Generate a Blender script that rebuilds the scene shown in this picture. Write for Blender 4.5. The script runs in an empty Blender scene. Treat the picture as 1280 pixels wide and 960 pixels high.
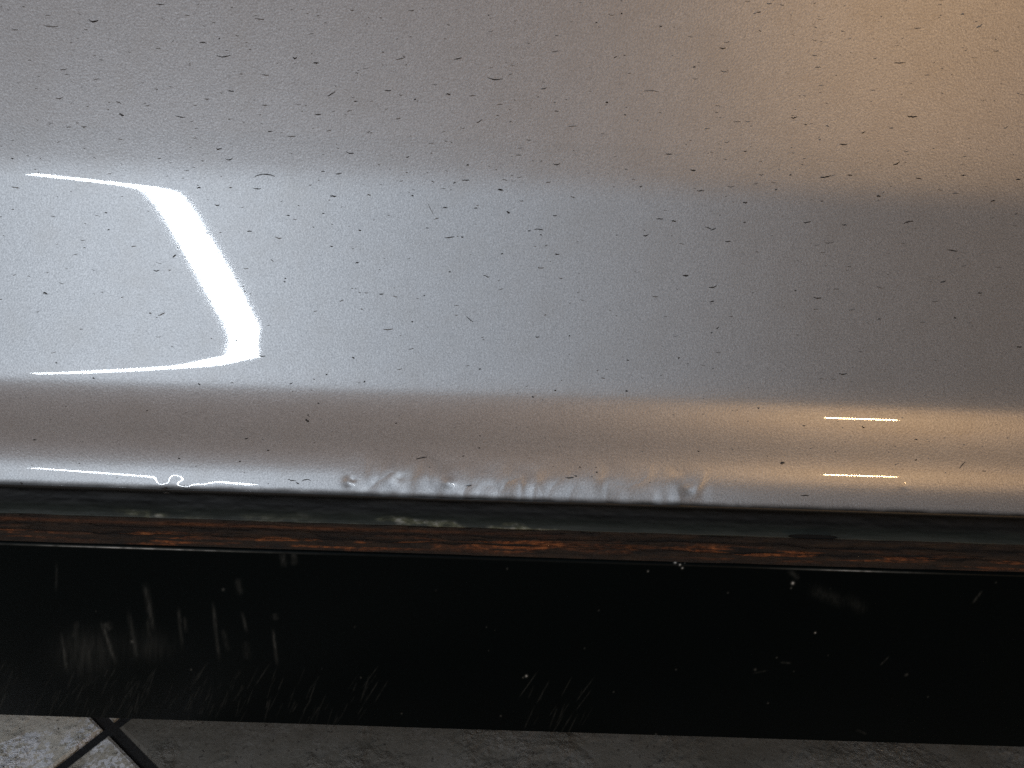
import bpy, math, random
import numpy as np
from mathutils import Vector, Matrix

rnd = random.Random(7)
S = bpy.context.scene
COL = S.collection

# ------------------------------------------------------------------ camera
PITCH = math.radians(-36.0)          # looking down a little
ROLL = math.radians(1.8)
HFOV = math.radians(62.0)
F = 640.0 / math.tan(HFOV / 2)       # focal length in photo pixels (1280 wide)
DIST = 0.38
CAM2 = np.array([-DIST * math.cos(PITCH), -DIST * math.sin(PITCH)])   # (y, z)
cam_d = bpy.data.cameras.new('camera')
cam = bpy.data.objects.new('camera', cam_d)
COL.objects.link(cam)
cam_d.sensor_fit = 'HORIZONTAL'
cam_d.angle = HFOV
cam_d.clip_start, cam_d.clip_end = 0.01, 50
fw = Vector((0, math.cos(PITCH), math.sin(PITCH)))
up = Vector((0, -math.sin(PITCH), math.cos(PITCH)))
rt = Vector((1, 0, 0))
r2 = rt * math.cos(ROLL) + up * math.sin(ROLL)
u2 = up * math.cos(ROLL) - rt * math.sin(ROLL)
M4 = Matrix((r2, u2, -fw)).transposed().to_4x4()
M4.translation = (0, CAM2[0], CAM2[1])
cam.matrix_world = M4
S.camera = cam

# ------------------------------------------------------------------ render look, dim room air
S.view_settings.view_transform = 'Standard'
S.view_settings.look = 'None'
S.view_settings.exposure = 0.0
S.view_settings.gamma = 1.0
S.view_settings.use_curve_mapping = False
S.cycles.use_denoising = False
S.cycles.max_bounces = 6
S.cycles.sample_clamp_indirect = 4.0
W = bpy.data.worlds.new('World')
S.world = W
W.use_nodes = True
W.node_tree.nodes['Background'].inputs[0].default_value = (1.0, 0.86, 0.78, 1)
W.node_tree.nodes['Background'].inputs[1].default_value = 0.09


# ------------------------------------------------------------------ picture geometry helpers
def unroll(x, y):
    c, s = math.cos(ROLL), math.sin(ROLL)
    return 640 + (x - 640) * c + (y - 480) * s, 480 + (y - 480) * c - (x - 640) * s


def phi(y):                       # elevation of the sight line at unrolled row y
    return PITCH - np.arctan((np.asarray(y, float) - 480) / F)


def flen(y):
    return np.sqrt(F * F + (np.asarray(y, float) - 480) ** 2)


# ------------------------------------------------------------------ lamps (lay out first: the door's profile is solved from them)
def polar(R, L, xu, yu, base):
    """A point seen by reflection at elevation R, at in-plane distance L from the panel point base = (t, y, z)."""
    k = (xu - 640) / float(flen(yu))
    return Vector((base[0] * k + L * k, base[1] - L * math.cos(R), base[2] + L * math.sin(R)))


def area(name, loc, target, sx, sy, radiance, col, axis=None, shape='RECTANGLE'):
    d = bpy.data.lights.new(name, 'AREA')
    d.shape = shape
    d.size, d.size_y = sx, sy
    d.energy = radiance * math.pi * sx * sy * (1.0 if shape == 'RECTANGLE' else math.pi / 4)
    d.color = col
    o = bpy.data.objects.new(name, d)
    COL.objects.link(o)
    z = (Vector(loc) - Vector(target)).normalized()
    x = (Vector(axis) if axis is not None else Vector((1, 0, 0))).normalized()
    z = (z - x * z.dot(x)).normalized()
    y = z.cross(x)
    m = Matrix((x, y, z)).transposed().to_4x4()
    m.translation = loc
    o.matrix_world = m
    return o


D = math.radians
Y_LIP = 624.0
TUBE_W = 0.038
EA, EB, EW = D(38), D(50), D(15)     # elevations of the tube's far end, near end and the small warm lamp
LB = 1.55
NY = np.arange(-420, Y_LIP + 0.25, 0.5)
PH = phi(NY)
i0 = int(np.argmin(abs(NY - 480)))


def pchip(xq, x, y):
    h = np.diff(x); d = np.diff(y) / h
    m = np.zeros_like(y)
    for i in range(1, len(x) - 1):
        if d[i - 1] * d[i] > 0:
            w1, w2 = 2 * h[i] + h[i - 1], h[i] + 2 * h[i - 1]
            m[i] = (w1 + w2) / (w1 / d[i - 1] + w2 / d[i])
    m[0], m[-1] = d[0], d[-1]
    i = np.clip(np.searchsorted(x, xq) - 1, 0, len(x) - 2)
    t = (xq - x[i]) / h[i]
    return (y[i] * (1 + 2 * t) * (1 - t) ** 2 + m[i] * h[i] * t * (1 - t) ** 2
            + y[i + 1] * t * t * (3 - 2 * t) + m[i + 1] * h[i] * t * t * (t - 1))


def solve(cy, cr):
    """The door's section: each row must mirror elevation R(y) towards the camera."""
    RR = np.radians(pchip(NY, cy, cr))
    AL = (RR - PH) / 2.0             # elevation of the surface normal
    TT = np.zeros_like(NY)
    TT[i0] = DIST
    u = np.stack([np.cos(PH), np.sin(PH)], 1); du = np.stack([-np.sin(PH), np.cos(PH)], 1)
    n = np.stack([-np.cos(AL), np.sin(AL)], 1)
    rate = -(du * n).sum(1) / (u * n).sum(1)
    for i in range(i0, len(NY) - 1):
        TT[i + 1] = TT[i] * math.exp(0.5 * (rate[i] + rate[i + 1]) * (PH[i + 1] - PH[i]))
    for i in range(i0, 0, -1):
        TT[i - 1] = TT[i] * math.exp(0.5 * (rate[i] + rate[i - 1]) * (PH[i - 1] - PH[i]))
    return AL, TT, CAM2[None, :] + TT[:, None] * u


def base_at(yu):
    t = float(np.interp(yu, NY, TT)); p = float(phi(yu))
    return t, CAM2[0] + t * math.cos(p), CAM2[1] + t * math.sin(p)


def E_at(px, py):
    """elevation at which the tube shows for the sight line through a photo pixel"""
    xu, yu = unroll(px, py)
    k = (xu - 640) / float(flen(yu))
    t, y, z = base_at(yu)
    best = None
    for s in np.linspace(-0.15, 1.15, 1041):
        p = TA + (TB - TA) * float(s)
        e = abs(t * k + math.hypot(p.y - y, p.z - z) * k - p.x)
        if best is None or e < best[0]:
            best = (e, math.degrees(math.atan2(p.z - z, y - p.y)))
    return best[1]


TT = np.full_like(NY, DIST)
for it in range(5):
    xa, ya = unroll(38, 217)
    xb, yb = unroll(320, 432)
    ba, bb = base_at(ya), base_at(yb)
    TB = polar(EB, LB, xb, yb, bb)
    TA = polar(EA, (TB.z - ba[2]) / math.sin(EA), xa, ya, ba)
    wx, wy = unroll(1076, 522)
    WP = polar(EW, 1.7, wx, wy, base_at(wy))
    ctrl = [(-420, 6), (-200, 9), (-60, 13.5), (0, 16), (60, 18.5), (120, 21), (206, 27)]
    for px, py in ((38, 217.5), (112, 225.5), (180, 234), (199, 238.5), (211, 250), (243, 300), (268, 340), (290, 385), (309, 430), (305, 443), (277, 450.5), (240, 457.5), (187, 461), (57, 467)):
        xu, yu = unroll(px, py)
        ctrl.append((yu, E_at(px, py)))
    ctrl += [(499, 24), (510, 15), (530, 4), (552, -2), (566, 3), (580, 15), (592, 27)]
    for px, py in ((40, 585), (190, 596), (330, 607)):
        xu, yu = unroll(px, py)
        ctrl.append((yu, E_at(px, py)))
    ctrl.sort()
    AL, TT, P2 = solve(np.array([c[0] for c in ctrl], float), np.array([c[1] for c in ctrl], float))
mid = (TA + TB) / 2
area('tube_lamp', mid, (0, 0, 0), (TB - TA).length, TUBE_W, 40.0, (0.86, 0.93, 1.0), TB - TA)
area('warm_lamp', WP, (0, 0, 0), 0.175, 0.033, 130.0, (1.0, 0.66, 0.32))
# soft light of the lit ceiling round the tube, and of the warm wall round the small lamp
for f in np.linspace(0.35, 1.75, 15):      # each ring a little weaker outwards, as light falls off over a ceiling or a wall
    f = float(f)
    area('ceiling_glow', (-0.95, -1.15 - 0.01 * f, 1.40 + 0.01 * f), (0, 0, 0.0), 1.95 * f, 1.1 * f, 0.105, (0.74, 0.86, 1.0), None, 'ELLIPSE')
    area('wall_glow', (1.05, -1.75 - 0.01 * f, 0.45), (0, 0, 0), 0.76 * f, 0.62 * f, 0.055, (1.0, 0.46, 0.17), None, 'ELLIPSE')
area('far_wall', (0.0, -2.3, 0.35), (0, 0, 0.0), 5.0, 1.5, 0.19, (1.0, 0.76, 0.66))


def t_at(yu):
    return np.interp(yu, NY, TT)


def door_pt(px, py):
    xu, yu = unroll(px, py)
    t = float(t_at(yu)); ph = float(phi(yu))
    return np.array([t * (xu - 640) / float(flen(yu)), CAM2[0] + t * math.cos(ph), CAM2[1] + t * math.sin(ph)])


def ray_plane_z(px, py, z):
    xu, yu = unroll(px, py)
    ph = float(phi(yu))
    t = (z - CAM2[1]) / math.sin(ph)
    return np.array([t * (xu - 640) / float(flen(yu)), CAM2[0] + t * math.cos(ph)])


# ------------------------------------------------------------------ numpy noise
def _hash(ix, iy, seed):
    h = (ix.astype(np.int64) * 374761393 + iy.astype(np.int64) * 668265263 + seed * 1442695041) & 0x7fffffff
    h = ((h ^ (h >> 13)) * 1274126177) & 0x7fffffff
    return ((h ^ (h >> 16)) & 0xffff) / 65535.0


def vnoise(x, y, seed=0):
    ix, iy = np.floor(x), np.floor(y)
    fx, fy = x - ix, y - iy
    fx, fy = fx * fx * (3 - 2 * fx), fy * fy * (3 - 2 * fy)
    a = _hash(ix, iy, seed); b = _hash(ix + 1, iy, seed); c = _hash(ix, iy + 1, seed); d = _hash(ix + 1, iy + 1, seed)
    return (a + (b - a) * fx) * (1 - fy) + (c + (d - c) * fx) * fy


def fbm(x, y, seed=0, o=4):
    s, a, n = 0, 0.5, 0
    for k in range(o):
        s = s + a * vnoise(x * 2 ** k, y * 2 ** k, seed + 17 * k); n += a; a *= 0.5
    return s / n


def sstep(a, b, x):
    t = np.clip((x - a) / (b - a), 0, 1)
    return t * t * (3 - 2 * t)


# ------------------------------------------------------------------ materials
def mat(name, base, rough=0.5, metal=0.0, spec=0.5):
    m = bpy.data.materials.new(name)
    m.use_nodes = True
    b = m.node_tree.nodes['Principled BSDF']
    b.inputs['Base Color'].default_value = (*base, 1)
    b.inputs['Roughness'].default_value = rough
    b.inputs['Metallic'].default_value = metal
    b.inputs['Specular IOR Level'].default_value = spec
    return m, m.node_tree.nodes, m.node_tree.links, b


def coords(N, L, scale):
    tc = N.new('ShaderNodeTexCoord')
    mp = N.new('ShaderNodeMapping')
    mp.inputs['Scale'].default_value = scale
    L.new(tc.outputs['Object'], mp.inputs['Vector'])
    return mp.outputs[0]


def noise(N, L, vec, scale, detail=3, rough=0.55):
    n = N.new('ShaderNodeTexNoise')
    n.inputs['Scale'].default_value = scale
    n.inputs['Detail'].default_value = detail
    n.inputs['Roughness'].default_value = rough
    L.new(vec, n.inputs['Vector'])
    return n.outputs['Fac']


def ramp(N, L, fac, stops):
    r = N.new('ShaderNodeValToRGB')
    e = r.color_ramp.elements
    while len(e) < len(stops):
        e.new(0.5)
    for el, (p, c) in zip(e, stops):
        el.position = p
        el.color = (*c, 1) if len(c) == 3 else c
    L.new(fac, r.inputs[0])
    return r.outputs[0]


def bump(N, L, h, dist, strength=1.0, normal=None):
    b = N.new('ShaderNodeBump')
    b.inputs['Distance'].default_value = dist
    b.inputs['Strength'].default_value = strength
    L.new(h, b.inputs['Height'])
    if normal is not None:
        L.new(normal, b.inputs['Normal'])
    return b.outputs[0]


def attr(N, name):
    a = N.new('ShaderNodeAttribute')
    a.attribute_name = name
    return a.outputs['Fac']


def mixc(N, L, fac, a, b):
    m = N.new('ShaderNodeMix')
    m.data_type = 'RGBA'
    for s, v in ((0, fac), (6, a), (7, b)):
        if isinstance(v, (tuple, list)):
            m.inputs[s].default_value = (*v, 1)
        elif isinstance(v, float):
            m.inputs[s].default_value = v
        else:
            L.new(v, m.inputs[s])
    return m.outputs[2]


def math_n(N, L, op, a, b):
    m = N.new('ShaderNodeMath')
    m.operation = op
    for s, v in ((0, a), (1, b)):
        if isinstance(v, float):
            m.inputs[s].default_value = v
        else:
            L.new(v, m.inputs[s])
    return m.outputs[0]


# silver metallic car paint: flake base under a clear coat
m_paint, N, L, B = mat('silver_paint', (0.6, 0.6, 0.61), 0.42, 0.82)
v = coords(N, L, (1, 1, 1))
flake = noise(N, L, v, 1500, 2, 0.7)
B_col = ramp(N, L, flake, [(0.28, (0.37, 0.37, 0.375)), (0.72, (0.65, 0.65, 0.655))])
dust = noise(N, L, v, 55, 4, 0.6)
dustm = ramp(N, L, dust, [(0.46, (0, 0, 0)), (0.75, (0.35, 0.35, 0.35))])
paintc = mixc(N, L, dustm, B_col, (0.44, 0.42, 0.40))
L.new(mixc(N, L, attr(N, 'edge_dark'), paintc, (0.008, 0.008, 0.007)), B.inputs['Base Color'])
fl2 = noise(N, L, v, 1150, 1, 0.5)
L.new(bump(N, L, fl2, 0.00022, 0.24), B.inputs['Normal'])
ed = attr(N, 'edge_dark')
inv = math_n(N, L, 'SUBTRACT', 1.0, ed)
L.new(inv, B.inputs['Coat Weight'])
L.new(math_n(N, L, 'MULTIPLY', inv, 0.82), B.inputs['Metallic'])
B.inputs['Coat Roughness'].default_value = 0.03
B.inputs['Coat IOR'].default_value = 1.5
peel = noise(N, L, v, 420, 2, 0.6)
L.new(bump(N, L, peel, 0.00006, 0.026), B.inputs['Coat Normal'])

m_speck, *_ = mat('dark_dirt', (0.05, 0.046, 0.043), 0.85)
m_speck2, *_ = mat('grey_dirt', (0.25, 0.24, 0.232), 0.8)

# dark rubber seal with green-grey grime
m_seal, N, L, B = mat('seal_rubber', (0.02, 0.021, 0.02), 0.62)
v = coords(N, L, (45, 110, 110))
g1 = noise(N, L, v, 1.0, 4, 0.55)
base = ramp(N, L, g1, [(0.3, (0.0042, 0.0044, 0.004)), (0.7, (0.0068, 0.0071, 0.0064))])
film = ramp(N, L, g1, [(0.3, (0.024, 0.030, 0.026)), (0.7, (0.036, 0.044, 0.037))])
v2 = coords(N, L, (150, 260, 260))
g2 = noise(N, L, v2, 1.0, 4, 0.6)
gcol = ramp(N, L, g2, [(0.36, (0.05, 0.055, 0.035)), (0.52, (0.17, 0.175, 0.11)), (0.66, (0.48, 0.48, 0.42))])
L.new(mixc(N, L, attr(N, 'chip'), mixc(N, L, attr(N, 'grime'), base, film), gcol), B.inputs['Base Color'])
L.new(bump(N, L, g2, 0.0006, 0.35), B.inputs['Normal'])

# rusted steel
m_rust, N, L, B = mat('rusted_steel', (0.05, 0.03, 0.02), 0.82)
v = coords(N, L, (70, 420, 420))
r1 = noise(N, L, v, 1.0, 6, 0.65)
v3 = coords(N, L, (260, 700, 700))
r3 = noise(N, L, v3, 1.0, 4, 0.7)
dark = ramp(N, L, r1, [(0.3, (0.007, 0.006, 0.005)), (0.5, (0.026, 0.016, 0.010)), (0.75, (0.055, 0.030, 0.015))])
orng = ramp(N, L, r3, [(0.3, (0.09, 0.028, 0.010)), (0.55, (0.30, 0.092, 0.025)), (0.8, (0.50, 0.18, 0.055))])
L.new(mixc(N, L, attr(N, 'flake'), dark, orng), B.inputs['Base Color'])
L.new(bump(N, L, r3, 0.0015, 0.8), B.inputs['Normal'])

# black sill plastic with painted scuffs, chips and top-edge highlight
m_sill, N, L, B = mat('black_plastic', (0.006, 0.007, 0.007), 0.34, 0.0, 0.05)
v = coords(N, L, (1, 1, 1))
w = attr(N, 'wear_light')
L.new(ramp(N, L, w, [(0.0, (0.0022, 0.0040, 0.0043)), (0.3, (0.075, 0.078, 0.072)), (0.8, (0.5, 0.5, 0.48))]), B.inputs['Base Color'])
g = noise(N, L, v, 900, 2, 0.6)
L.new(bump(N, L, g, 0.0004, 0.25), B.inputs['Normal'])
L.new(ramp(N, L, w, [(0.0, (0.34,) * 3), (0.3, (0.7,) * 3)]), B.inputs['Roughness'])

# floor: dark grout, speckled rough tiles with painted glints
m_grout, N, L, B = mat('dark_grout', (0.02, 0.02, 0.021), 0.9)
v = coords(N, L, (1, 1, 1))
L.new(bump(N, L, noise(N, L, v, 300, 4), 0.002, 0.6), B.inputs['Normal'])
m_tile, N, L, B = mat('stone_tile', (0.25, 0.24, 0.22), 0.5)
tc = N.new('ShaderNodeNewGeometry')
v = tc.outputs['Position']
a1 = noise(N, L, v, 22, 5, 0.65)
c1 = ramp(N, L, a1, [(0.32, (0.34, 0.32, 0.27)), (0.5, (0.45, 0.43, 0.375)), (0.7, (0.55, 0.535, 0.49))])
a2 = noise(N, L, v, 330, 3, 0.6)
d2 = ramp(N, L, a2, [(0.30, (0.9,) * 3), (0.40, (0.0,) * 3)])
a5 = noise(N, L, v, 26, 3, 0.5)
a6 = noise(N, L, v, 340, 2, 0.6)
glints = math_n(N, L, 'MULTIPLY', ramp(N, L, a5, [(0.52, (0,) * 3), (0.60, (1,) * 3)]), ramp(N, L, a6, [(0.47, (0,) * 3), (0.54, (1,) * 3)]))  # white flecks: wet glints painted into the tile colour
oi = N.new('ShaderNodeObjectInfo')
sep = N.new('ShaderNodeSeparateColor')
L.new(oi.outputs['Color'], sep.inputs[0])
light_tone = sep.outputs[0]  # per-tile brightness, carries the painted light falloff
glints = math_n(N, L, 'MULTIPLY', glints, math_n(N, L, 'POWER', light_tone, 3.0))
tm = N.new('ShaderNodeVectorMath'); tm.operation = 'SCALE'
L.new(c1, tm.inputs[0]); L.new(light_tone, tm.inputs['Scale'])
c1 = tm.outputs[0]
c2 = mixc(N, L, glints, mixc(N, L, d2, c1, (0.05, 0.045, 0.042)), (0.86, 0.88, 0.92))
a3 = noise(N, L, v, 17, 4, 0.6)
shine = ramp(N, L, a3, [(0.5, (0.62,) * 3), (0.62, (0.2,) * 3)])
L.new(shine, B.inputs['Roughness'])
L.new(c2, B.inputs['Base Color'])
a4 = noise(N, L, v, 190, 4, 0.65)
bamp = ramp(N, L, a3, [(0.48, (0.2,) * 3), (0.62, (1.0,) * 3)])
L.new(bump(N, L, math_n(N, L, 'MULTIPLY', a4, bamp), 0.006, 0.9), B.inputs['Normal'])


# ------------------------------------------------------------------ mesh helpers
def grid_obj(name, V, mat_, parent=None, smooth=True, attrs=None):
    nr, nc = V.shape[:2]
    me = bpy.data.meshes.new(name)
    me.vertices.add(nr * nc)
    me.vertices.foreach_set('co', V.reshape(-1).astype(np.float32))
    i = np.arange(nr * nc).reshape(nr, nc)
    q = np.stack([i[:-1, :-1], i[1:, :-1], i[1:, 1:], i[:-1, 1:]], -1).reshape(-1, 4)
    n = len(q)
    me.loops.add(n * 4)
    me.loops.foreach_set('vertex_index', q.reshape(-1).astype(np.int32))
    me.polygons.add(n)
    me.polygons.foreach_set('loop_start', (np.arange(n) * 4).astype(np.int32))
    me.polygons.foreach_set('use_smooth', np.full(n, smooth))
    me.update(calc_edges=True)
    for k, a in (attrs or {}).items():
        at = me.attributes.new(k, 'FLOAT', 'POINT')
        at.data.foreach_set('value', a.reshape(-1).astype(np.float32))
    me.materials.append(mat_)
    o = bpy.data.objects.new(name, me)
    COL.objects.link(o)
    if parent:
        o.parent = parent
    return o


def poly_obj(name, verts, faces, mat_, parent=None, smooth=False):
    me = bpy.data.meshes.new(name)
    me.from_pydata([tuple(map(float, p)) for p in verts], [], faces)
    me.materials.append(mat_)
    if smooth:
        for p in me.polygons:
            p.use_smooth = True
    me.update()
    o = bpy.data.objects.new(name, me)
    COL.objects.link(o)
    if parent:
        o.parent = parent
    return o


def empty(name, label, cat):
    o = bpy.data.objects.new(name, None)
    COL.objects.link(o)
    o['label'], o['category'] = label, cat
    return o


XS = np.concatenate([np.linspace(-0.95, -0.31, 34)[:-1], np.linspace(-0.31, 0.31, 1000), np.linspace(0.31, 0.95, 34)[1:]])


def to_px(x, yu):
    """world x on the door row yu -> photo pixel (x, y)"""
    xu = 640 + x * flen(yu) / t_at(yu)
    c, s = math.cos(ROLL), math.sin(ROLL)
    return 640 + (xu - 640) * c - (yu - 480) * s, 480 + (yu - 480) * c + (xu - 640) * s


# ------------------------------------------------------------------ the floor: grout bed and tiles
ysill0, ysill1 = 699.0, 915.0
lipP = P2[-1]
lipA = AL[-1]

# profile (y, z) points below the lip, given by sight line and an offset in depth from the lip
t_lip = TT[-1]


def pt(yu, dt):
    p = float(phi(yu)); t = t_lip + dt
    return np.array([CAM2[0] + t * math.cos(p), CAM2[1] + t * math.sin(p)])


TOP = pt(ysill0, -0.001)              # top front edge of the black sill
tb = (TOP[0] + 0.002 - CAM2[0]) / math.cos(float(phi(ysill1)))
BOT = CAM2 + tb * np.array([math.cos(float(phi(ysill1))), math.sin(float(phi(ysill1)))])
ZF = BOT[1] - 0.055                   # floor level

# ------------------------------------------------------------------ car door
car = empty('car', 'silver car with dirt-specked door, dented bottom lip, rusty seam and black sill trim', 'car')

rows_y = np.concatenate([np.linspace(-420, -60, 40)[:-1], np.arange(-60, 200, 4.0), np.arange(200, 270, 1.5), np.arange(270, 425, 4.0),
                         np.arange(425, 570, 1.5), np.arange(570, Y_LIP, 0.8), [Y_LIP]])
pr = np.stack([np.interp(rows_y, NY, P2[:, 0]), np.interp(rows_y, NY, P2[:, 1])], 1)
al = np.interp(rows_y, NY, AL)
# rolled hem under the lip: an arc from the lip's normal to facing straight down and back
HEM_R = 0.0018
arc = np.linspace(lipA, D(-150), 26)[1:]
cen = lipP - HEM_R * np.array([-math.cos(lipA), math.sin(lipA)])
hem = cen[None, :] + HEM_R * np.stack([-np.cos(arc), np.sin(arc)], 1)
pr = np.concatenate([pr, hem, [hem[-1] + np.array([0.010, 0.004]), hem[-1] + np.array([0.03, 0.012])]])
al = np.concatenate([al, arc, [arc[-1], arc[-1]]])
ry = np.concatenate([rows_y, np.full(len(arc) + 2, Y_LIP + 3)])
sl = np.concatenate([[0], np.cumsum(np.hypot(*np.diff(pr, axis=0).T))])
s_lip = np.interp(Y_LIP, rows_y, sl[:len(rows_y)])
V = np.zeros((len(pr), len(XS), 3))
V[..., 0] = XS[None, :]
V[..., 1] = pr[:, 0:1]
V[..., 2] = pr[:, 1:2]
# dents: height field pushed along the normal
PXm, PYm = to_px(XS[None, :] + 0 * sl[:, None], ry[:, None] + 0 * XS[None, :])
sd = (s_lip - sl)[:, None] * np.ones((1, len(XS)))        # metres above the lip edge
X = V[..., 0]
win = sstep(425, 450, PXm) * (1 - sstep(700, 760, PXm)) * (0.55 + 0.45 * np.sin(PXm * 0.031) ** 2)
win += 0.75 * sstep(828, 850, PXm) * (1 - sstep(872, 892, PXm)) + 0.5 * sstep(740, 760, PXm) * (1 - sstep(815, 830, PXm))
win *= sstep(-0.004, 0.0005, sd) * (1 - sstep(0.006, 0.0200 + 0.008 * (vnoise(X * 75, X * 0, 88) - 0.5), sd))
nA = fbm(X * 62 + 3.3, sd * 55, 3, 2) - 0.5
nB = np.abs(fbm(X * 120, sd * 70, 9, 2) - 0.5)
H = win * (0.0034 * nA - 0.0017 * nB)
for cx, cyp, r, a in ((206, 607, 9, -0.00032), (221, 602, 8, 0.00016), (256, 609, 14, -0.00022), (236, 612, 9, -0.0002),
                      (435, 603, 7, -0.0007), (441, 600, 4, 0.0004), (500, 597, 6, 0.0003), (560, 604, 7, -0.0005), (862, 612, 8, -0.0005),
                      (1130, 608, 6, -0.0002)):
    H += a * np.exp(-(((PXm - cx) / r) ** 2 + ((PYm - cyp) / (r * 0.8)) ** 2)) * (np.arange(len(ry)) < len(rows_y))[:, None]
H += 0.00006 * (fbm(X * 9, sd * 14, 21, 3) - 0.5)          # the panel is never quite true
H *= sstep(-0.5, 0.5, 0.31 - np.abs(X))
edge_dark = 1 - sstep(-0.0005, 0.0026, sd + 0.0009 * (fbm(X * 130, sd * 300, 61, 3) - 0.5))  # paint darkens unevenly and loses its coat towards the lip edge
V[..., 1] += H * -np.cos(al)[:, None]
V[..., 2] += H * np.sin(al)[:, None]
door = grid_obj('door', V[:, ::-1], m_paint, car, True, {'edge_dark': edge_dark[:, ::-1]})
door['label'] = 'silver metallic lower door panel with dirt specks and a dented lip'

# inner shell closing the door behind the panel
zt = V[0, 0, 2]
yb0 = float(pr[:, 0].max()) + 0.05
inner = poly_obj('inner_panel', [(-0.95, yb0, zt), (0.95, yb0, zt), (0.95, yb0, hem[-1][1] + 0.02), (-0.95, yb0, hem[-1][1] + 0.02),
                                 (-0.95, pr[0, 0], zt), (0.95, pr[0, 0], zt),
                                 (-0.95, yb0 - 0.02, hem[-1][1] + 0.012), (0.95, yb0 - 0.02, hem[-1][1] + 0.012)],
                 [(0, 1, 2, 3), (4, 5, 1, 0), (3, 2, 7, 6)], m_paint, door)


# ---- dirt specks stuck on the paint
def speck_geo(px, py, w, h, curve, slope):
    """a thin raised crust: strip of segments lying on the paint, w x h photo pixels"""
    n = 5 if w > 5 else 3
    vs, fs = [], []
    for k in range(n + 1):
        f = k / n
        x = px + (f - 0.5) * w
        y = py + slope * (f - 0.5) * w - curve * (1 - (2 * f - 1) ** 2) * -1 + rnd.uniform(-.25, .25) * h
        th = h * (0.25 + 0.75 * math.sin(math.pi * min(max(f, 0.06), 0.94)) ** 0.8) * rnd.uniform(0.7, 1.15)
        for dy, lift in ((-th / 2, 0.00004), (0, 0.00028), (th / 2, 0.00004)):
            p = door_pt(x, y + dy)
            _, yu = unroll(x, y + dy)
            a = float(np.interp(yu, NY, AL))
            p = p + np.array([0, -math.cos(a), math.sin(a)]) * (lift + 0.00004)
            vs.append(p)
    for k in range(n):
        for j in range(2):
            a = k * 3 + j
            fs.append((a, a + 1, a + 4, a + 3))
    fs.append((0, 1, 2)) if False else None
    return vs, fs


def tile_list(x0, y0, items):
    k = 430 / 1280
    return [(x0 + a * k, y0 + b * k, w * k, h * k, c, s, d) for a, b, w, h, c, s, d in items]


# x, y, width, height (in enlarged-tile units), bow in px, slope, 0 dark / 1 pale
big = []
big += tile_list(0, 0, [(348, 75, 40, 12, 2, .1, 0), (596, 15, 30, 6, .5, 0, 0), (190, 97, 62, 8, .6, .05, 1), (755, 161, 30, 7, -1, .05, 0), (816, 143, 8, 8, 0, 0, 0),
    (832, 206, 58, 7, 1.5, -.05, 0), (1097, 214, 18, 10, 1, 0, 0), (1176, 235, 22, 10, 0, 0, 0), (236, 258, 26, 7, .4, -.1, 1), (452, 427, 20, 12, 0, .3, 0),
    (441, 381, 18, 9, 0, .6, 1), (670, 433, 42, 7, 1, .15, 0), (815, 552, 24, 9, 1, -.1, 0), (852, 590, 30, 6, 1.5, -.1, 0), (985, 656, 86, 6, -2.5, -.02, 0),
    (956, 700, 34, 6, 1, 0, 0), (740, 699, 16, 10, 0, 0, 0), (1240, 729, 28, 8, .3, .1, 0), (1260, 645, 26, 7, .5, -.1, 0), (1232, 349, 34, 8, .5, -.6, 0),
    (1183, 425, 26, 8, .5, .1, 0), (1005, 489, 20, 6, 0, 0, 0), (1085, 508, 34, 5, 0, 0, 1), (988, 278, 30, 6, .3, .1, 1), (860, 338, 26, 7, .2, .05, 0),
    (770, 368, 20, 6, .5, 0, 1), (220, 363, 30, 7, 1.2, -.1, 1), (55, 108, 24, 8, 1, .2, 1), (966, 70, 40, 6, .5, .1, 1), (58, 698, 34, 6, 0, .15, 1),
    (985, 392, 22, 7, 0, 0, 1), (1202, 638, 16, 7, 0, 0, 0), (110, 224, 14, 6, 0, 0, 1), (45, 589, 10, 8, 0, .2, 0), (858, 698, 12, 7, 0, 0, 1)])
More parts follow.
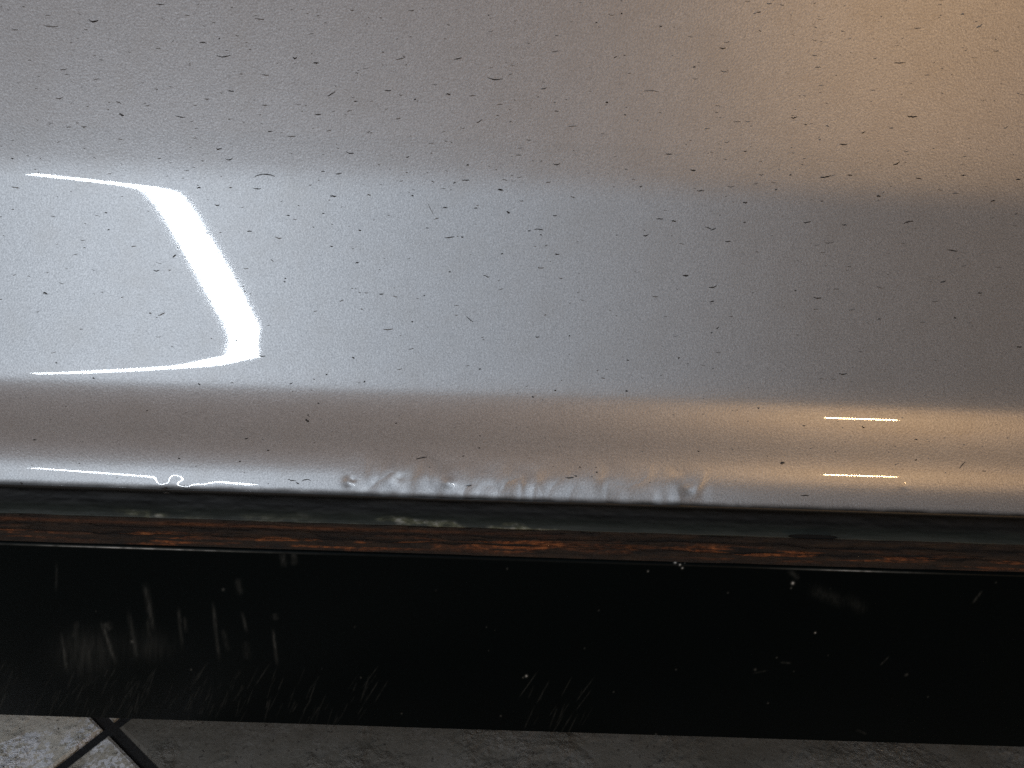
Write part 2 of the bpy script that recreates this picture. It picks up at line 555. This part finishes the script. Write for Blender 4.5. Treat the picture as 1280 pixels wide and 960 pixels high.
big += tile_list(430, 0, [(424, 218, 32, 8, .5, -.25, 0), (210, 217, 40, 7, .6, -.3, 1), (562, 292, 64, 8, 1.5, .08, 0), (163, 337, 28, 7, 0, 0, 0), (388, 350, 20, 9, 0, .1, 0),
    (264, 369, 9, 9, 0, 0, 0), (978, 382, 12, 11, 0, 0, 0), (1046, 427, 9, 9, 0, 0, 0), (742, 328, 26, 7, .8, -.2, 0), (1143, 340, 62, 6, -.8, .05, 1),
    (504, 450, 24, 7, .5, -.7, 0), (202, 441, 20, 6, .3, -.2, 1), (791, 609, 32, 7, 1, 0, 0), (453, 671, 34, 6, 0, 0, 0), (460, 613, 10, 10, 0, 0, 0),
    (582, 707, 24, 11, 0, .1, 0), (1210, 573, 28, 7, 0, 0, 0), (22, 567, 34, 8, 1, .2, 0), (237, 585, 14, 7, 0, -.3, 0), (850, 470, 34, 5, 0, 0, 1),
    (478, 355, 28, 5, .3, -.1, 1), (538, 56, 8, 8, 0, 0, 0), (939, 84, 9, 8, 0, 0, 0), (1033, 50, 8, 8, 0, 0, 0), (1179, 95, 12, 8, 1, 0, 0), (792, 132, 14, 6, .5, 0, 1),
    (1010, 213, 12, 8, 0, -.4, 0), (1044, 206, 7, 7, 0, 0, 0), (47, 271, 12, 8, 0, 0, 1), (44, 377, 18, 7, 0, 0, 0), (145, 193, 8, 8, 0, 0, 0), (30, 37, 18, 6, .5, 0, 1),
    (250, 38, 24, 7, .6, -.2, 1), (580, 389, 22, 5, 0, 0, 1), (619, 452, 10, 9, 0, 0, 1), (330, 676, 14, 7, 0, .4, 1), (412, 679, 10, 8, 0, 0, 0), (255, 728, 10, 9, 0, 0, 0),
    (93, 725, 14, 8, 0, 0, 1), (1105, 694, 12, 8, 0, -.3, 0), (786, 190, 30, 5, .4, -.1, 1), (790, 414, 18, 6, 0, 0, 1), (650, 577, 24, 4, 0, 0, 1)])
big += tile_list(850, 0, [(293, 44, 18, 8, .6, 0, 0), (159, 178, 26, 9, .6, 0, 0), (298, 115, 10, 8, 0, 0, 0), (818, 234, 48, 7, 0, 0, 0), (864, 432, 42, 11, 1, 0, 0),
    (424, 436, 26, 8, 1, -.1, 0), (608, 537, 32, 8, .2, .05, 0), (541, 657, 44, 9, .8, -.15, 0), (632, 652, 22, 7, 0, 0, 0), (805, 607, 28, 9, .8, -.5, 0),
    (888, 664, 24, 8, 0, .2, 0), (1054, 652, 20, 8, 0, 0, 0), (1258, 668, 20, 9, 0, -.2, 0), (740, 729, 18, 8, 0, 0, 0), (48, 633, 24, 9, 0, .1, 0),
    (77, 709, 32, 6, .3, 0, 0), (411, 651, 9, 9, 0, 0, 0), (357, 706, 10, 8, 0, -.5, 0), (243, 563, 14, 7, 0, -.3, 0), (190, 693, 30, 6, .5, -.1, 1),
    (682, 492, 18, 7, .5, -.4, 0), (1213, 474, 18, 8, .4, -.4, 1), (467, 464, 10, 8, 0, 0, 0), (549, 469, 14, 8, 0, .2, 1), (302, 650, 18, 7, .3, 0, 1),
    (1114, 97, 24, 10, .6, -.6, 1), (1051, 53, 14, 10, 0, 0, 1), (884, 105, 28, 6, 0, 0, 1), (513, 250, 26, 5, 0, 0, 1), (500, 206, 20, 5, 0, 0, 1),
    (53, 249, 11, 8, 0, 0, 0), (1025, 720, 26, 6, 0, 0, 1), (380, 18, 18, 6, .4, .2, 1), (333, 14, 22, 5, 0, 0, 1), (212, 453, 30, 4, 0, 0, 1), (162, 265, 26, 5, .4, .2, 1),
    (1176, 190, 22, 6, 0, 0, 1), (787, 477, 18, 7, 0, -.1, 1), (520, 520, 9, 7, 0, 0, 1), (150, 438, 9, 6, 0, 0, 1)])
big += tile_list(0, 240, [(928, 146, 20, 7, 0, 0, 0), (808, 48, 20, 7, .6, 0, 0), (1072, 87, 14, 7, 0, 0, 0), (1036, 170, 28, 7, .6, .2, 1), (649, 238, 14, 12, 0, -.4, 0),
    (582, 291, 26, 6, .8, 0, 0), (169, 376, 18, 11, 0, .4, 0), (404, 141, 10, 8, 0, 0, 0), (394, 77, 10, 8, 0, 0, 0), (601, 454, 30, 6, .6, -.4, 1), (559, 451, 9, 9, 0, 0, 1),
    (880, 552, 8, 8, 0, 0, 0), (1062, 322, 8, 8, 0, 0, 0), (1059, 334, 8, 8, 0, 0, 0), (741, 715, 10, 9, 0, 0, 0), (1215, 679, 8, 8, 0, 0, 0), (1083, 712, 14, 7, 0, -.4, 0),
    (911, 370, 7, 9, 0, 0, 0), (1233, 202, 12, 8, 0, .2, 0), (1203, 80, 10, 7, 0, 0, 0), (1012, 255, 14, 6, 0, .8, 1), (210, 636, 7, 7, 0, 0, 0), (348, 693, 9, 9, 0, .4, 0), (975, 610, 28, 5, .4, 0, 0)])
big += tile_list(430, 240, [(611, 76, 14, 13, 0, .3, 0), (376, 58, 20, 6, 0, 0, 0), (322, 62, 24, 4, .4, 2.0, 1), (392, 168, 42, 7, .3, -.1, 0), (440, 168, 10, 8, 0, 0, 0),
    (725, 140, 38, 6, -.4, .02, 0), (690, 144, 12, 8, 0, 0, 0), (732, 159, 8, 8, 0, 0, 0), (588, 230, 10, 9, 0, 0, 0), (530, 313, 26, 7, .4, .3, 0), (139, 380, 18, 9, 0, .1, 0),
    (394, 298, 10, 8, 0, 0, 0), (49, 263, 14, 8, 0, -.3, 0), (793, 231, 18, 8, .5, .1, 0), (732, 282, 26, 5, .4, 0, 1), (468, 474, 28, 6, 0, .8, 0), (165, 510, 40, 6, .6, -.05, 1),
    (720, 539, 16, 8, .4, .1, 0), (1123, 160, 22, 8, .8, -.3, 0), (1227, 108, 20, 9, 0, .1, 0), (1175, 100, 28, 6, 0, 0, 0), (1270, 310, 22, 9, .4, 0, 0), (785, 87, 18, 7, .4, 0, 0),
    (1158, 388, 24, 6, .3, .1, 1), (34, 617, 11, 10, 0, .3, 0), (76, 706, 6, 11, 0, 0, 0), (1052, 740, 10, 12, 0, 0, 0), (1056, 626, 10, 8, 0, 0, 0), (506, 659, 9, 9, 0, 0, 0),
    (1246, 618, 9, 10, 0, 0, 0), (310, 134, 12, 6, 0, 0, 0), (59, 143, 12, 7, 0, 0, 0), (299, 385, 6, 6, 0, 0, 0), (254, 483, 7, 9, 0, 0, 0), (66, 436, 10, 7, 0, 0, 1), (839, 536, 8, 8, 0, 0, 0),
    (490, 60, 14, 6, 0, -.2, 0), (660, 32, 18, 5, .3, 0, 1), (255, 13, 9, 8, 0, 0, 0)])
big += tile_list(850, 240, [(124, 138, 24, 8, .3, -.4, 0), (105, 133, 26, 4, 0, .3, 0), (178, 184, 26, 7, 0, 0, 0), (242, 40, 20, 8, 0, 0, 0), (474, 111, 32, 8, .5, -.2, 0), (612, 123, 20, 8, 0, 0, 0),
    (850, 113, 42, 9, -.6, -.25, 0), (555, 187, 38, 7, .8, -.05, 1), (1015, 218, 40, 7, 0, .15, 0), (979, 334, 22, 9, 0, -.2, 0), (1116, 375, 20, 8, 0, 0, 0), (122, 352, 34, 8, .8, -.2, 0),
    (119, 408, 18, 9, 0, -.2, 0), (140, 506, 12, 8, 0, -.6, 0), (118, 524, 7, 9, 0, 0, 0), (511, 393, 34, 8, .6, .1, 0), (430, 367, 7, 9, 0, 0, 0), (581, 361, 24, 6, .2, 0, 1), (744, 355, 26, 7, 0, .3, 1),
    (640, 438, 24, 6, 0, -.2, 1), (607, 676, 34, 7, .7, 0, 0), (1262, 576, 22, 9, 0, .1, 0), (671, 594, 12, 8, 0, 0, 1), (1023, 469, 10, 9, 0, 0, 0), (949, 407, 26, 6, .3, -.1, 1),
    (1185, 280, 24, 6, 0, 0, 1), (240, 113, 12, 7, 0, 0, 0), (740, 16, 18, 8, 0, 0, 0), (1164, 32, 18, 9, .4, -.2, 0), (527, 34, 12, 7, 0, 0, 0), (22, 311, 22, 8, .4, .1, 0), (741, 473, 14, 5, 0, 0, 0),
    (190, 463, 14, 5, 0, 0, 1), (904, 484, 24, 6, .3, 0, 1), (630, 278, 14, 6, 0, 0, 1), (1250, 82, 12, 8, 0, 0, 0), (287, 223, 14, 6, 0, 0, 1)])
big += [(384, 526, 5, 6, 0, .2, 0), (385, 519, 2.5, 2.5, 0, 0, 0), (398, 504, 3, 3, 0, 0, 0), (308, 548, 5, 3, 0, -.3, 0), (335, 563, 3, 3, 0, 0, 0), (300, 577, 2.5, 3, 0, 0, 0),
        (43, 550, 5, 2.5, 0, 0, 0), (184, 513, 2.5, 2.5, 0, 0, 0), (224, 573, 3, 3, 0, 0, 0), (978, 579, 6, 5.5, 0, 0, 0), (1079, 534, 4, 3.5, 0, .3, 0), (948, 510, 3, 3, 0, 0, 0),
        (1203, 581, 8, 2.5, 0, -1.2, 0), (1145, 549, 4, 2.5, 0, 0, 0), (1145, 575, 3.5, 2.5, 0, 0, 0), (1006, 619, 12, 2.2, .3, 0, 0), (1230, 589, 5, 2, 0, 0, 0), (873, 564, 3, 2.5, 0, 0, 0),
        (599, 560, 2.5, 2.5, 0, 0, 0), (579, 570, 3, 2.5, 0, 0, 0), (527, 573, 16, 1.8, -.5, -.2, 0), (365, 600, 12, 2, .5, .2, 0), (383, 601, 13, 2.2, -1.5, 0, 0), (372, 604, 5, 2, 0, .5, 0),
        (694, 488, 3, 3, 0, 0, 0), (666, 496, 3, 3, 0, 0, 0), (586, 607, 8, 2, .3, -.1, 0), (712, 597, 12, 2, .2, 0, 0), (720, 595, 3.5, 2.5, 0, 0, 0), (725, 584, 2.5, 3, 0, 0, 0), (746, 590, 2.5, 3, 0, 0, 0),
        (495, 529, 2.5, 2.5, 0, 0, 0), (206, 611, 6, 5, 0, -.5, 0), (208, 616, 9, 3, 0, 0, 0), (600, 545, 2, 2, 0, 0, 0), (1005, 532, 4, 2, 0, 0, 0), (27, 604, 2, 5, 0, 0, 0)]
print('specks', len(big))
for px, py, w_, h_, cv, sp, pale in big[:298]:
    vs, fs = speck_geo(px, py, max(w_ * 0.86, 2.2), max(h_ * 0.62, 1.4), cv * 1.1, sp)
    poly_obj('dirt_speck', vs, fs, m_speck2 if pale else m_speck, door)
# the finest dust specks, too small to pick apart
avs, afs = [], []
for k in range(720):
    x, y = rnd.uniform(-60, 1340), rnd.uniform(-60, 480) if k < 620 else rnd.uniform(480, 606)
    if k < 620 and rnd.random() < 0.25:
        y = rnd.uniform(-60, 240)
    w_ = rnd.choice((2, 2, 2.5, 3, 4, 6)) if k < 620 else rnd.choice((1.4, 1.8, 2.2))
    vs, fs = speck_geo(x, y, w_, rnd.uniform(0.6, 1.2), rnd.uniform(-.2, .6), rnd.uniform(-.3, .3))
    b0 = len(avs)
    avs += vs
    afs += [tuple(i + b0 for i in f) for f in fs]
m_speck3, *_ = mat('pale_dirt', (0.27, 0.26, 0.25), 0.8)
ds = poly_obj('fine_dirt', avs, afs, m_speck3, door)
ds['kind'] = 'stuff'

# ------------------------------------------------------------------ the sill below the door
def sweep(name, prof, mat_, parent, disp=None, attrs=None, xs=XS):
    prof = np.asarray(prof)
    s = np.concatenate([[0], np.cumsum(np.hypot(*np.diff(prof, axis=0).T))])
    tg = np.gradient(prof, axis=0)
    tg /= np.linalg.norm(tg, axis=1)[:, None] + 1e-12
    nrm = np.stack([-(-tg[:, 1]) * -1, -tg[:, 0]], 1)       # left of travel
    nrm = np.stack([tg[:, 1], -tg[:, 0]], 1)
    V = np.zeros((len(prof), len(xs), 3))
    V[..., 0] = xs[None, :]
    V[..., 1] = prof[:, 0:1]
    V[..., 2] = prof[:, 1:2]
    if disp is not None:
        h = disp(V[..., 0], s[:, None] + 0 * V[..., 0])
        V[..., 1] += h * nrm[:, 0:1]
        V[..., 2] += h * nrm[:, 1:2]
    return V, s, nrm


def resample(pts, step):
    pts = np.asarray(pts, float)
    s = np.concatenate([[0], np.cumsum(np.hypot(*np.diff(pts, axis=0).T))])
    q = np.linspace(0, s[-1], max(int(s[-1] / step), 4))
    return np.stack([np.interp(q, s, pts[:, 0]), np.interp(q, s, pts[:, 1])], 1)


def px_of(P):
    """world points (...,3) -> photo pixels"""
    d = P - np.array([0, CAM2[0], CAM2[1]])
    f, r_, u_ = np.array(fw), np.array(r2), np.array(u2)
    z = d @ f
    return 640 + F * (d @ r_) / z, 480 - F * (d @ u_) / z


# rubber seal: dark strip set back behind the lip, its lower half sloping out and coloured lighter
seal_prof = resample([pt(604, 0.014), pt(624, 0.009), pt(640, 0.0075), pt(648, 0.0062), pt(656, 0.0042), pt(661, 0.0036), pt(664, 0.007)], 0.0005)
V, s, _ = sweep('seal', seal_prof, m_seal, car, lambda x, q: 0.0009 * (fbm(x * 60, q * 200, 5, 4) - 0.5))
qx, qy = px_of(V)
gy = qy - (662 + (qx - 640) * 0.0314)        # px below the seal's lower edge
gr = sstep(-22, -6, gy)
loc = np.exp(-((qx - 195) / 38) ** 2) * 1.0 + sstep(430, 480, qx) * (1 - sstep(690, 715, qx)) * 0.9 + 0.3 * np.exp(-((qx - 330) / 60) ** 2)
chip = sstep(-13, -6, gy + 5 * (vnoise(qx / 22.0, qy * 0, 33) - 0.5)) * loc * sstep(0.40, 0.62, fbm(V[..., 0] * 70, s[:, None] * 240, 31, 4))
chip = np.maximum(chip, 0.9 * np.exp(-((qx - 200) / 7) ** 2 - ((gy + 4) / 2.2) ** 2))
seal = grid_obj('rubber_seal', V[:, ::-1], m_seal, car, True, {'grime': np.clip(gr, 0, 1)[:, ::-1], 'chip': np.clip(chip, 0, 1)[:, ::-1]})

# rusted flange: layered ledges of scale
rust_prof = resample([pt(655, 0.012), pt(659, 0.0062), pt(663, 0.0042), pt(672, 0.0036), pt(674, 0.0022), pt(682, 0.0016), pt(684, 0.0004), pt(695, 0.0002), pt(699, 0.0004), pt(704, 0.004)], 0.00022)


def rust_h(x, q):
    a = fbm(x * 60, q * 520, 11, 5) - 0.5
    b = sstep(0.48, 0.53, fbm(x * 40 + 7, q * 480, 12, 5))
    return (0.0013 * a + 0.0008 * b) * (1 - 0.85 * sstep(0.55, 0.8, q / q.max()))


V, s, _ = sweep('rust', rust_prof, m_rust, car, rust_h)
qx, qy = px_of(V)
gy = qy - (679 + (qx - 640) * 0.0314)
sA = s[:, None] + 0 * qx
fl = sstep(0.50, 0.60, fbm(V[..., 0] * 45, sA * 800, 41, 5)) * np.exp(-((gy - 5 - 3 * np.sin(qx * 0.006)) / 6.5) ** 2) * (0.35 + 0.65 * sstep(0.42, 0.58, fbm(V[..., 0] * 420, sA * 1500, 47, 3)))
along = 0.25 + 0.9 * sstep(0.35, 0.6, vnoise(qx / 95.0, qy * 0, 43)) * (0.4 + 0.6 * sstep(0, 100, qx)) * (1 - 0.75 * sstep(900, 1050, qx))
up_line = 0.45 * np.exp(-((gy + 11) / 2.2) ** 2) * (0.3 + 0.7 * vnoise(qx / 60.0, qy * 0, 44)) * (1 - sstep(500, 800, qx))
rust = grid_obj('rusty_flange', V[:, ::-1], m_rust, car, True, {'flake': np.clip(fl * along * 1.6 + up_line, 0, 1)[:, ::-1]})

# drain slot at the right, in the seam between seal and flange
def slot_pt(px, py, dt):
    xu, yu = unroll(px, py)
    ph = float(phi(yu)); t = t_lip + dt
    return np.array([t * (xu - 640) / float(flen(yu)), CAM2[0] + t * math.cos(ph), CAM2[1] + t * math.sin(ph)])


m_slot, *_ = mat('slot_rubber', (0.003, 0.003, 0.003), 0.9)
outer, inn = [], []
nseg = 24
for k in range(nseg):
    a = 2 * math.pi * k / nseg
    ca, sa = math.cos(a), math.sin(a)
    ex = 1016 + 24 * np.sign(ca) * abs(ca) ** 0.5 + 7 * ca
    ey = 671.0 + 0.0314 * (ex - 1016) + 2.6 * sa
    outer.append(slot_pt(ex, ey, 0.0012)); inn.append(slot_pt(1016 + (ex - 1016) * 0.95, ey - 0.3 * sa, 0.0020))
fs = [(k, (k + 1) % nseg, nseg + (k + 1) % nseg, nseg + k) for k in range(nseg)] + [tuple(range(nseg, 2 * nseg))]
poly_obj('drain_slot', outer + inn, fs, m_slot, seal)

# black plastic trim
Rr = 0.0016
edge = [np.array([TOP[0] + 0.022, TOP[1] + 0.001])]
c0 = np.array([TOP[0] + Rr, TOP[1] - Rr])
for a in np.linspace(D(90), D(0), 10):
    edge.append(c0 + Rr * np.array([-math.cos(a), math.sin(a)]))
fd = BOT - edge[-1]
face = [edge[-1] + fd * f + np.array([-0.0035 * math.sin(math.pi * f), 0]) for f in np.linspace(0, 1, 200)[1:-3]]
c1 = face[-1] + np.array([0.0015, 0])
bot = [c1 + 0.0015 * np.array([-math.cos(a), -math.sin(a)]) for a in np.linspace(0.2, D(90), 8)]
back = [bot[-1] + np.array([0.03, 0.003]), bot[-1] + np.array([0.06, 0.02])]
prof = np.array(edge + face + bot + back)
XT = np.concatenate([np.linspace(-0.95, -0.31, 20)[:-1], np.linspace(-0.31, 0.31, 1700), np.linspace(0.31, 0.95, 20)[1:]])
V, s, _ = sweep('trim', prof, m_sill, car, lambda x, q: 0.00025 * (fbm(x * 12, q * 25, 51, 2) - 0.5), xs=XT)
qx, qy = px_of(V)
wear_light = np.zeros_like(qx)


def stroke(x0, y0, x1, y1, w0, val, soft=1.0, seed=0, br=0.5):
    """a scuff rubbed into the plastic: a soft broken line between two places"""
    global wear_light
    dx, dy = x1 - x0, y1 - y0
    ln = math.hypot(dx, dy)
    m = (qx > min(x0, x1) - 3 * w0 - 2) & (qx < max(x0, x1) + 3 * w0 + 2) & (qy > min(y0, y1) - 3 * w0 - 2) & (qy < max(y0, y1) + 3 * w0 + 2)
    X_, Y_ = qx[m], qy[m]
    f = ((X_ - x0) * dx + (Y_ - y0) * dy) / ln ** 2
    d = np.abs((X_ - x0) * dy - (Y_ - y0) * dx) / ln
    a = np.exp(-(d / w0) ** 2) * sstep(-0.05, 0.25, f) * (1 - sstep(0.7, 1.05, f))
    a *= (1 - br) + br * sstep(0.3, 0.7, vnoise(X_ * 0.45, Y_ * 0.16, seed + 60))
    wear_light[m] = np.maximum(wear_light[m], a * val)


for q in [(76, 790, 84, 842, 1.3, .22), (97, 776, 92, 800, 2.2, .16), (126, 776, 146, 832, 1.6, .36), (130, 778, 136, 790, 4, .2), (160, 762, 172, 826, 2.0, .14), (181, 728, 192, 790, 2.4, .22),
          (184, 772, 187, 800, 1.6, .12), (223, 758, 228, 812, 1.5, .2), (230, 770, 233, 792, 1.6, .12), (266, 752, 274, 828, 1.5, .24), (278, 785, 286, 815, 2.0, .1), (302, 764, 309, 792, 1.5, .2),
          (296, 722, 302, 745, 2.6, .12), (343, 766, 345, 776, 2.5, .14), (341, 786, 347, 834, 1.4, .28), (353, 690, 356, 710, 2.6, .16), (367, 690, 368, 708, 2.4, .18), (71, 700, 70, 742, 1.2, .08), (307, 800, 310, 826, 3, .07)]:
    stroke(*q[:4], q[4] * 1.35, q[5] * 0.72, seed=int(q[0]))
wear_light += 0.13 * np.exp(-((qx - 108) / 30) ** 2 - ((qy - 816) / 22) ** 2) * (0.3 + 0.9 * vnoise(qx * 0.35, qy * 0.05, 70))
wear_light += 0.08 * np.exp(-((qx - 185) / 26) ** 2 - ((qy - 808) / 16) ** 2) * (0.3 + 0.9 * vnoise(qx * 0.4, qy * 0.06, 71))
for k in range(170):                                     # fine slanting scratches along the lower edge
    x = rnd.uniform(-20, 470) if k < 150 else rnd.uniform(640, 730)
    y = rnd.uniform(838, 896) + 0.0314 * (x - 100) * 0.5
    l = rnd.uniform(10, 34)
    dxs = l * rnd.uniform(0.25, 0.75)
    stroke(x, y + l / 2, x + dxs, y - l / 2, rnd.uniform(0.5, 1.0), rnd.uniform(.03, .12), seed=k)
for q in [(1100, 832, 1112, 820, 1, .14), (1215, 755, 1228, 738, 1.4, .14), (975, 828, 990, 829, 1.2, .14), (1130, 845, 1136, 842, 1.6, .2), (1070, 912, 1084, 918, 1.4, .1),
          (985, 712, 1000, 724, 3, .10), (1010, 735, 1060, 756, 7, .055), (1055, 745, 1085, 765, 7, .045), (940, 842, 960, 838, 1, .1)]:
    stroke(*q, seed=int(q[0]))
# pale chips
for x, y, r, a in [(844, 703, 2.2, .9), (850, 706, 1.8, .8), (848, 700, 1.3, .7), (853, 710, 1.6, .9), (856, 704, 1.1, .5), (991, 729, 2.3, 1.), (989, 735, 1.4, .6), (1019, 791, 1.4, .9), (810, 714, 1.3, .7), (658, 845, 1.9, .9),
                   (654, 847, 1.3, .6), (451, 847, 1.2, .5), (502, 892, 1.2, .6), (626, 895, 1.3, .6), (165, 802, 2.2, .6), (279, 737, 2., .5), (239, 837, 1.4, .6), (944, 837, 1.8, .5), (971, 822, 1.2, .5), (910, 741, 1.2, .4), (960, 879, 1.2, .6),
                   (634, 711, 1.2, .5), (1160, 871, 1.2, .4), (845, 837, 1.2, .5), (767, 865, 1.1, .5), (608, 784, 1., .4), (820, 918, 1.6, .5)]:
    wear_light += (a if a > 0.65 else a * 0.55) * np.exp(-((qx - x) / (r * 0.8)) ** 2 - ((qy - y) / (r * 0.8)) ** 2)
for k in range(14):
    x, y, r = rnd.uniform(0, 1280), rnd.uniform(715, 905), rnd.uniform(0.6, 1.1)
    m = (abs(qx - x) < 5) & (abs(qy - y) < 5)
    wear_light[m] += rnd.uniform(.04, .18) * np.exp(-((qx[m] - x) / r) ** 2 - ((qy[m] - y) / r) ** 2)
# highlight painted into the colour along the top edge, strongest at the left and at x = 1000-1130
ey = qy - (685.5 + (qx - 200) * 0.0314)
nE = np.arange(len(prof))[:, None]
on_edge = np.exp(-((nE - 7) / 1.3) ** 2)
edge_light = on_edge * (0.9 * np.exp(-((qx - 170) / 130) ** 2) + 0.7 * np.exp(-((qx - 1065) / 70) ** 2) + 0.03) * (0.6 + 0.4 * vnoise(qx / 7.0, qy * 0, 77))
wear_light = np.clip(np.maximum(wear_light, edge_light), 0, 1)
grid_obj('sill_trim', V[:, ::-1], m_sill, car, True, {'wear_light': wear_light[:, ::-1]})

# ------------------------------------------------------------------ floor
J = ray_plane_z(138, 909, ZF)
A1 = ray_plane_z(78, 958, ZF) - J
A2 = ray_plane_z(181, 958, ZF) - J
ang1, ang2 = math.atan2(A1[1], A1[0]), math.atan2(A2[1], A2[0])
print('grout angle between', math.degrees(ang2 - ang1))
mid_a = (ang1 + ang2) / 2
dirA = np.array([math.cos(mid_a - math.pi / 4), math.sin(mid_a - math.pi / 4)])
dirB = np.array([math.cos(mid_a + math.pi / 4), math.sin(mid_a + math.pi / 4)])
TS, GW = 0.62, 0.0072
fl_o = poly_obj('floor', [(-4, -4, ZF - 0.0035), (4, -4, ZF - 0.0035), (4, 4, ZF - 0.0035), (-4, 4, ZF - 0.0035)], [(0, 1, 2, 3)], m_grout)
fl_o['kind'] = 'structure'
hw = TS / 2 - GW / 2
tv, tf = [], []
for ins, z in ((0, -0.0034), (0, -0.0014), (0.0016, 0.0), ):
    for sx, sy in ((-1, -1), (1, -1), (1, 1), (-1, 1)):
        tv.append((sx * (hw - ins), sy * (hw - ins), z))
for r_ in (0, 1):
    for k in range(4):
        a, b = r_ * 4 + k, r_ * 4 + (k + 1) % 4
        tf.append((a, b, b + 4, a + 4))
tf.append((8, 9, 10, 11))
tile0 = None
rotz = math.atan2(dirA[1], dirA[0])
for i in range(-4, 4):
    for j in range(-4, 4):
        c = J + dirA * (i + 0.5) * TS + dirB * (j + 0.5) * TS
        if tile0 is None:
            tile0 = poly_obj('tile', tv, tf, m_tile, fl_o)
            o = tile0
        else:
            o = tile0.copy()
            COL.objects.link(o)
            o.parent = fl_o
        o.color = (1.35, 1, 1, 1) if i >= 0 and j < 0 else ((0.36, 1, 1, 1) if i < 0 and j >= 0 else (1.1, 1, 1, 1))  # left tile lighter, right one darker: lamp falloff put into their colour
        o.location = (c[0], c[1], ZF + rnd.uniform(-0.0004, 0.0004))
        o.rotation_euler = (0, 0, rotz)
